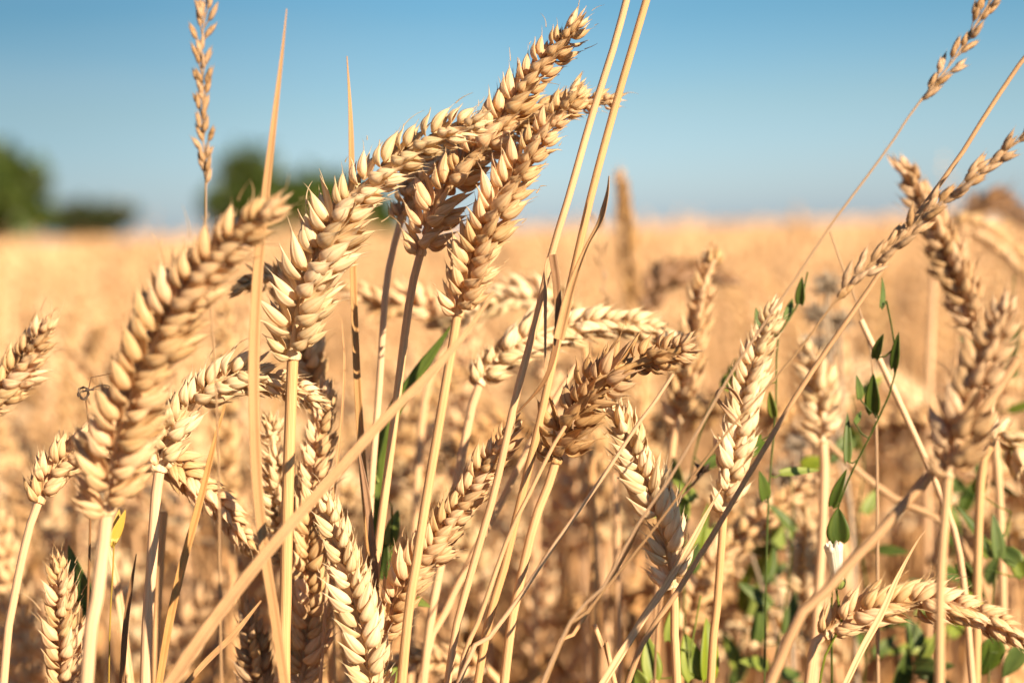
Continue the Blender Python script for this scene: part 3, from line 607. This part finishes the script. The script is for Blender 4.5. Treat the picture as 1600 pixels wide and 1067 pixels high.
blade('dry_blade', 'narrow pointed blade rising behind the big cream ear into the sky', 'dry leaf', [(542, 88), (546, 170), (548, 260), (550, 400), (556, 560), (566, 720), (578, 850), (582, 950)], .572, (.3, 1.9, 2.3, 2.3, 2.4, 2.6, 2.6, 2.0), mat='tan', tw=(30, -20), fold=.8, stemr=1.1)
blade('dry_blade', 'brown narrow blade leaning right below the pale ear on the left', 'dry leaf', [(352, 632), (335, 690), (310, 790), (282, 890), (262, 980), (246, 1075)], .535, (.5, 1.8, 2.3, 2.6, 2.4, 2.2), mat='blade', tw=(0, 20), fold=.8)
blade('dry_blade', 'short dark pointed blade in the bottom left, right of the thick pale stem', 'dry leaf', [(213, 865), (204, 920), (196, 980), (190, 1075)], .555, (.3, 1.7, 2.0, 1.6), mat='dark', fold=.8)
blade('dry_blade', 'frayed straw blade rising from bottom left toward the long diagonal one', 'dry leaf', [(408, 938), (365, 990), (320, 1035), (285, 1075)], .54, (.5, 1.8, 1.9, 1.6), mat='blade', fold=.8)
blade('dry_blade', 'thin twisted blade right of the stem of the big cream ear', 'dry leaf', [(534, 500), (538, 570), (534, 650), (525, 740), (518, 800)], .57, (.3, .9, .8, 1.0, .9), mat='blade', fold=.8, stemr=.5)
blade('dry_blade', 'pointed straw blade standing before the flat ear in the bottom right corner', 'dry leaf', [(1446, 828), (1430, 850), (1400, 905), (1375, 960), (1345, 1015), (1312, 1085)], .553, (.2, 1.0, 2.0, 2.4, 2.2, 2.0), mat='stem', fold=.7)
blade('dry_blade', 'pale folded blade pointing up at the foot of the slender ear', 'dry leaf', [(1128, 762), (1105, 800), (1075, 855), (1045, 905), (995, 980), (930, 1085)], .548, (.2, 1.8, 2.4, 2.4, 2.6, 2.4), mat='stem', fold=.7, stemr=1.2)
blade('dry_blade', 'grey dry blade hanging behind the thick stem in the bottom left', 'dry leaf', [(160, 830), (178, 890), (190, 960), (205, 1075)], .60, (1.5, 2.6, 2.6, 2.4), mat='stem', fold=.5)
blade('dry_blade', 'split blade in shade beside the green leaf at the centre', 'dry leaf', [(560, 700), (572, 770), (580, 840), (588, 920), (592, 1000)], .56, (.6, 2.2, 2.4, 1.6, 1.0), mat='dark', fold=.8)
blade('green_blade', 'long green grass blade behind the stem of the upright ear', 'leaf', [(706, 508), (680, 545), (648, 590), (612, 650), (592, 720), (590, 800), (590, 900)], .60, (.5, 4.0, 5.0, 5.0, 4.6, 4.0, 3.0), mat='leaf', fold=.3)

# tangled black withered tendril, left
def tendril():
    pts = to_ground([at(x, y, .56) for x, y in [(176, 583), (160, 578), (142, 590), (133, 612), (138, 650), (142, 720), (140, 850), (135, 1000), (132, 1080)]])
    base = pts[-1].copy(); th = thing('withered_tendril', 'thin dark withered tendril knotted beside the large soft ear', 'tendril', base)
    P, _ = spline(pts, 120); mb = MB(); tube(mb, P - np.array(base), np.interp(np.linspace(0, 1, 120), [0, .02, .06, 1], [.15, .3, .4, .8]) * mm, 6); mb.obj('stem', M['dark'], th)
    kb = MB()
    P, _ = spline([at(x, y, .558 + .002 * (i % 2)) for i, (x, y) in enumerate([(122, 620), (124, 608), (134, 606), (138, 616), (130, 624), (124, 614), (136, 610), (150, 608), (160, 612), (172, 604), (158, 602), (146, 606)])], 70)
    tube(kb, P - np.array(base), (.2 + .3 * np.abs(np.sin(np.arange(70) * .8)) * (np.arange(70) < 42)) * mm, 6); kb.obj('knot', M['black'], th)
tendril()
def withered_flower():
    pts = to_ground([at(x, y, .60) for x, y in [(1108, 728), (1092, 742), (1070, 765), (1045, 830), (1030, 950), (1022, 1080)]])
    base = pts[-1].copy(); th = thing('withered_flower', 'small black withered flower head left of the slender ear', 'flower', base)
    P, _ = spline(pts, 60); mb = MB(); tube(mb, P - np.array(base), .5 * mm, 6); mb.obj('stem', M['dark'], th)
    rr = random.Random(4); kb = MB(); c = np.array(at(1097, 736, .597)) - np.array(base)
    for k in range(16):
        v = nrm(np.array([rr.uniform(-1, 1), rr.uniform(-1, 1), rr.uniform(-1, 1)])); husk(kb, c, v, (0, -1, .3), rr.uniform(3, 5) * mm, 1.6 * mm, 1.2 * mm, nr=6, ns=6)
    kb.obj('flower_head', M['black'], th)
withered_flower()

# ------------------------------------------------------------------ grass heads
def grass(label, px, d, n_sp, seed, head=.5, size=1.0, side=24, r=(.35, .9), dd=0, dens=1.0, mat='grass', awn=False):
    """px from the tip down; head = pixel index where the head ends (float fraction of drawn points)"""
    rr = random.Random(seed)
    pts = [at(x, y, d + dd * i / (len(px) - 1)) for i, (x, y) in enumerate(px)]; full = to_ground(pts)
    base = full[-1].copy(); b = np.array(base); th = thing('grass_stalk', label, 'grass', base, None)
    P, _ = spline(full, 160); mb = MB(); t = np.linspace(0, 1, 160); tube(mb, P - b, np.interp(t, [0, .15, .4, 1], [r[0] * .6, r[0], r[1], r[1] * 1.2]) * mm, 7); mb.obj('stem', M[mat], th)
    H, L = spline(pts[:head + 1], 100); T = tangents(H)
    for i in range(n_sp):
        f = (i + .5) / n_sp; f = min(.99, max(0, f + rr.uniform(-.3, .3) / n_sp)); k = int(f * 99); p = H[k]; up = -T[k]
        V = nrm(np.array(CAMP) - p); Rr = np.cross(up, V); s = 1 if i % 2 else -1
        a = R(side + rr.uniform(-10, 12)); q = rr.uniform(-.9, .9)
        dr = nrm(up * math.cos(a) + (Rr * s * math.cos(q) + V * math.sin(q)) * math.sin(a))
        sm = MB(); br = rr.uniform(1, 5) * mm * size
        tube(sm, np.array([p, p + dr * br * .5, p + dr * br]) - b, .2 * mm, 4)
        for j in range(3):
            dj = nrm(dr + np.array([rr.uniform(-.2, .2) for _ in range(3)])); l = rr.uniform(5, 7.5) * mm * size
            husk(sm, p + dr * br * (.8 + .3 * j) - b, dj, V, l, 1.7 * mm * size, 1.3 * mm * size, beak=.2, nr=7, ns=6)
        sm.obj('spikelet', M[mat], th)
grass('grass head standing before the sky left of the tallest far tree', [(316, -40), (320, 20), (314, 80), (318, 150), (316, 200), (320, 240), (322, 300), (322, 390), (335, 560), (342, 750), (346, 1075)], .498, 36, 5, head=6, size=.85, side=18)
grass('grass head leaning right at the top right corner', [(1600, -60), (1560, -15), (1530, 30), (1500, 80), (1470, 120), (1430, 168), (1385, 235), (1300, 350), (1240, 440), (1198, 500), (1145, 579), (1095, 665), (1047, 746), (995, 822), (936, 928), (850, 1060)], .506, 20, 6, head=5, size=1.05, r=(.45, .85), side=17)
grass('large drooping grass head crossing the leaning grey ear on the right', [(1640, 190), (1590, 222), (1540, 262), (1490, 300), (1434, 345), (1380, 400), (1329, 445), (1290, 490), (1250, 545), (1190, 615), (1129, 684), (1007, 845), (921, 952), (850, 1070)], .513, 30, 7, head=7, size=1.25, r=(.4, .95), side=14)
grass('thin blurred grass spike left of the blurred brown ear', [(935, 350), (938, 400), (945, 460), (950, 520), (955, 700), (958, 1075)], .72, 10, 8, head=3, size=.8, side=20)
straw('bare_stem', 'long bare grass stem running from the right edge down to the bottom centre', 'stem', [(1625, 60), (1590, 105), (1540, 180), (1496, 250), (1434, 335), (1361, 447), (1257, 598), (1175, 733), (1106, 848), (1040, 955), (978, 1075)], .520, (.7, 1.1), dd=.015, nodes=(.42,), mat='blade')

# ------------------------------------------------------------------ green weeds
def leaf_shape(mb, p, Z, Y, L, W, fold=.35):
    """arrow-shaped bindweed leaf with thickness"""
    Z = nrm(np.array(Z, float)); Y = np.array(Y, float); Y = nrm(Y - Z * Y.dot(Z)); X = np.cross(Y, Z)
    n = 12; t = np.linspace(0, 1, n); r = np.sin(np.pi * np.clip(t * .93 + .05, 0, 1) ** .62) ** .85; r[-1] = .02
    u = np.linspace(-1, 1, 7)
    top = np.array(p) + Z * (t[:, None, None] * L) + X * (u[None, :, None] * r[:, None, None] * W * .5) + Y * ((fold * np.abs(u)[None] * r[:, None] * W * .5 - .12 * L * t[:, None] ** 2)[..., None])
    top = top - Z * (np.clip(np.abs(u) - .3, 0, 1)[None, :, None] * (1 - t[:, None, None]) ** 3 * L * .10)
    G = np.concatenate([top, top[:, ::-1] - Y * .00016], 1); st = np.zeros(G.shape)
    uu = np.concatenate([u, u[::-1]]); st[..., 0] = uu[None] * .6; st[..., 2] = t[:, None]; mb.grid(G, True, st)
def bindweed(label, px, d, leaves, seed, mat='leaf', dd=0, r=.55, n_rand=0, size=1.0, lime=.2, flowers=(), extra=None):
    rr = random.Random(seed); full = to_ground([at(x, y, d + dd * i / (len(px) - 1)) for i, (x, y) in enumerate(px)])
    base = full[-1].copy(); b = np.array(base); th = thing('bindweed', label, 'weed', base, None)
    P, _ = spline(full, 120); mb = MB(); tube(mb, P - b, np.linspace(r * .6, r * 1.4, 120) * mm, 6); mb.obj('stem', M[mat], th)
    def one(p, dr, L, W, m, ref):
        q = P[np.argmin(np.linalg.norm(P - p, axis=1))]
        lm = MB(); tube(lm, np.array([q, (q + p) / 2 + np.array([0, 0, -.001]), p]) - b, .3 * mm, 4); leaf_shape(lm, p - b, dr, ref, L, W); lm.obj('leaf', M[m], th)
    for (x0, y0, x1, y1, W) in leaves:                   # leaf base and tip in pixels, width in mm
        a = np.array(at(x0, y0, d)); c = np.array(at(x1, y1, d + rr.uniform(-.004, .006)))
        ref = np.array([rr.uniform(-.8, .8), -1, rr.uniform(-.2, .6)])
        one(a, c - a, np.linalg.norm(c - a) * .95, W * .62 * mm, mat if rr.random() > lime else 'lime', ref)
    for i in range(n_rand):
        k = int(rr.uniform(.0, .45) * 119); p0 = P[k]; dr = nrm(np.array([rr.uniform(-1, 1), rr.uniform(-.7, .7), rr.uniform(-.3, 1)]))
        one(p0 + dr * rr.uniform(4, 10) * mm, nrm(dr + np.array([0, 0, rr.uniform(-.6, .4)])), rr.uniform(8, 17) * mm * size, rr.uniform(3, 6.5) * mm * size, mat if rr.random() > lime else 'lime', (rr.uniform(-1, 1), -1, rr.uniform(0, 1)))
    return th, P, b
bindweed('green bindweed with small pointed leaves climbing before the dull ear on the right', [(1385, 470), (1395, 520), (1400, 570), (1392, 610), (1365, 670), (1330, 740), (1308, 800), (1300, 900), (1300, 1075)], .585,
         [(1397, 575, 1402, 518, 5.5), (1365, 645, 1362, 582, 9), (1343, 622, 1341, 585, 5), (1324, 720, 1325, 640, 5), (1368, 560, 1378, 520, 6), (1310, 845, 1309, 792, 13), (1300, 790, 1322, 730, 6), (1335, 660, 1350, 640, 4), (1376, 480, 1384, 430, 5)], 31, n_rand=2, lime=.1)
bindweed('green bindweed leaves beside the tip of the slender ear', [(1262, 425), (1255, 460), (1235, 495), (1215, 530), (1212, 640), (1200, 800), (1195, 1075)], .60,
         [(1250, 475, 1252, 432, 6), (1185, 515, 1183, 478, 5), (1228, 500, 1240, 462, 5), (1210, 650, 1200, 610, 6), (1195, 780, 1190, 735, 8), (1145, 600, 1138, 572, 6)], 32, n_rand=12)
bindweed('broad leaved green weed at the bottom edge right of the plaited ear', [(1095, 930), (1085, 985), (1078, 1030), (1075, 1080)], .60,
         [(1083, 1060, 1072, 985, 15), (1105, 1060, 1110, 960, 13), (1020, 1060, 1010, 985, 12), (1045, 1000, 1060, 930, 8), (1000, 1075, 985, 1040, 14)], 33, 'lime', n_rand=12, lime=.5)
bindweed('tangled green bindweed in the bottom right corner', [(1580, 800), (1560, 870), (1550, 950), (1545, 1075)], .63,
         [(1555, 1000, 1535, 1060, 15), (1590, 880, 1560, 850, 12), (1530, 770, 1535, 730, 9), (1560, 870, 1555, 800, 9), (1500, 880, 1540, 940, 9), (1590, 1010, 1570, 1065, 16), (1600, 900, 1580, 850, 11)], 34, n_rand=22, size=1.3, lime=.35)
bindweed('dark bindweed behind the flat ear at the bottom right', [(1440, 960), (1425, 1000), (1415, 1040), (1410, 1075)], .66,
         [(1430, 1010, 1420, 960, 14), (1400, 1075, 1425, 1010, 16), (1470, 890, 1510, 905, 9), (1450, 1060, 1440, 1010, 14)], 35, n_rand=18, size=1.2)
bindweed('bindweed stem with hanging leaves low on the right, left of the pale bud', [(1235, 740), (1240, 800), (1235, 880), (1225, 960), (1210, 1075)], .68,
         [(1240, 830, 1200, 780, 9), (1200, 900, 1215, 850, 10), (1180, 1000, 1195, 930, 12), (1230, 990, 1245, 920, 10)], 36, n_rand=26, size=1.2, lime=.4)
bindweed('bindweed climbing at the right edge behind the soft lying ear', [(1585, 430), (1580, 500), (1560, 600), (1540, 720), (1530, 850), (1530, 1075)], .72,
         [(1580, 560, 1590, 500, 8), (1580, 590, 1575, 560, 10)], 37, n_rand=24, size=1.1, lime=.3)
bindweed('small green leaves behind the crossing stems at the centre bottom', [(612, 790), (612, 850), (606, 930), (600, 1075)], .60,
         [(608, 850, 622, 792, 9), (606, 880, 630, 860, 8), (598, 905, 600, 830, 9), (615, 910, 606, 870, 7), (600, 1075, 622, 1040, 9)], 38, 'leaf', n_rand=3, lime=.7)
bindweed('single rounded green leaf beside the small ear in the bottom left corner', [(128, 905), (132, 960), (135, 1075)], .585,
         [(140, 945, 100, 850, 11), (140, 975, 140, 905, 8)], 39, n_rand=0, lime=0)
bindweed('yellow crumpled leaf right under the large soft ear', [(178, 850), (176, 900), (170, 1075)], .55,
         [(172, 850, 200, 795, 6), (178, 845, 188, 790, 5)], 40, 'yellow', n_rand=0, lime=0, r=.4)
bindweed('bindweed deep among the stems between the slender ear and the plaited ear', [(1150, 560), (1100, 660), (1080, 740), (1070, 850), (1070, 1075)], .64,
         [(1150, 600, 1138, 570, 8), (1085, 780, 1050, 745, 8), (1085, 880, 1110, 780, 7), (1065, 820, 1075, 755, 8)], 41, 'leaf', n_rand=9, lime=.7)
bindweed('soft bindweed winding up between the pale flower bud and the short pale ear', [(1330, 620), (1350, 720), (1340, 820), (1355, 930), (1350, 1075)], .70, [(1340, 700, 1325, 660, 8), (1350, 800, 1375, 760, 9)], 42, n_rand=26, size=1.3, lime=.3)
bindweed('blurred bindweed thicket low between the slender ear and the pale bud', [(1180, 850), (1170, 920), (1160, 1000), (1150, 1075)], .74, [(1170, 960, 1190, 900, 12), (1150, 1040, 1130, 980, 12)], 43, n_rand=26, size=1.5, lime=.5)
bindweed('blurred bindweed leaves under the dull ear at the right', [(1500, 760), (1490, 860), (1470, 960), (1465, 1075)], .72, [(1490, 820, 1475, 780, 9)], 44, n_rand=24, size=1.3, lime=.3)
# closed white bindweed flower on a thin hooked stalk
def bud():
    full = to_ground([at(x, y, .572) for x, y in [(1304, 905), (1316, 935), (1318, 960), (1308, 1000), (1290, 1030), (1280, 1075)]])
    base = full[-1].copy(); b = np.array(base); th = thing('bindweed_flower', 'closed white tubular flower bud on a thin green stalk, low on the right', 'flower', base)
    P, _ = spline(full, 60); mb = MB(); tube(mb, P - b, .45 * mm, 6); mb.obj('stem', M['lime'], th)
    a = np.array(at(1310, 915, .572)); c = np.array(at(1302, 850, .570)); D = c - a; L = np.linalg.norm(D); t = np.linspace(0, 1, 14)
    Zd = D / L; X = nrm(np.cross(Zd, [0, -1, 0])); Y = np.cross(Zd, X); thh = np.linspace(0, 6.283, 24, endpoint=False)
    rad = np.interp(t, [0, .1, .35, .8, .97, 1], [1.2, 2.0, 2.1, 2.7, 3.2, 2.2]) * mm
    rr_ = rad[:, None] * (1 + .10 * np.cos(thh * 6)[None] * t[:, None]); off = t[:, None] * L + (t[:, None] > .9) * .0009 * np.cos(thh * 6 + 1)[None]
    G = a + Zd * off[..., None] + X * (rr_ * np.cos(thh))[..., None] + Y * (rr_ * np.sin(thh))[..., None]
    m = MB(); m.grid(G - b); rim = G[-1]; cen = rim.mean(0); m.grid(np.stack([rim, rim * .5 + cen * .5 - Zd * .001, np.repeat(cen[None], 24, 0) - Zd * .002]) - b); m.obj('petals', M['white'], th)
    k = MB()
    for q in range(5):
        aa = q * 1.256; v = X * math.cos(aa) + Y * math.sin(aa); glume(k, a - Zd * .001 - b + v * .001, nrm(Zd + v * .1), v, 5 * mm, 3 * mm, 2 * mm)
    k.obj('sepals', M['lime'], th)
bud()
def thistle(label, px, d, heads, seed):
    rr = random.Random(seed); full = to_ground([at(x, y, d) for x, y in px]); base = full[-1].copy(); b = np.array(base)
    th = thing('thistle', label, 'thistle', base); P, _ = spline(full, 60); mb = MB(); tube(mb, P - b, np.linspace(.8, 1.8, 60) * mm, 6); mb.obj('stem', M['fluff'], th)
    for (x, y, s) in heads:
        c = np.array(at(x, y, d + rr.uniform(-.01, .01))); q = P[min(59, np.argmin(np.linalg.norm(P - c, axis=1)) + 4)]
        h = MB(); tube(h, np.array([q, (q + c) / 2, c]) - b, .6 * mm, 5)
        for k in range(70):
            v = nrm(np.array([rr.gauss(0, 1), rr.gauss(0, 1), rr.gauss(0, 1) + .8])); husk(h, c - b, v, (0, -1, 0), s * rr.uniform(.7, 1.1) * mm, 1.3 * mm, .9 * mm, nr=4, ns=4)
        h.obj('seed_head', M['fluff'], th)
thistle('blurred grey fluffy thistle left of the large drooping grass head', [(1292, 440), (1290, 500), (1300, 620), (1330, 800), (1340, 1075)], .74, [(1292, 450, 9), (1275, 495, 8), (1312, 505, 8), (1290, 545, 8), (1262, 540, 6)], 3)
thistle('blurred grey downy thistle low on the right, behind the bindweed leaves', [(1215, 740), (1225, 800), (1235, 900), (1240, 1075)], .72, [(1222, 745, 9), (1190, 800, 9), (1245, 700, 8), (1165, 835, 8)], 4)
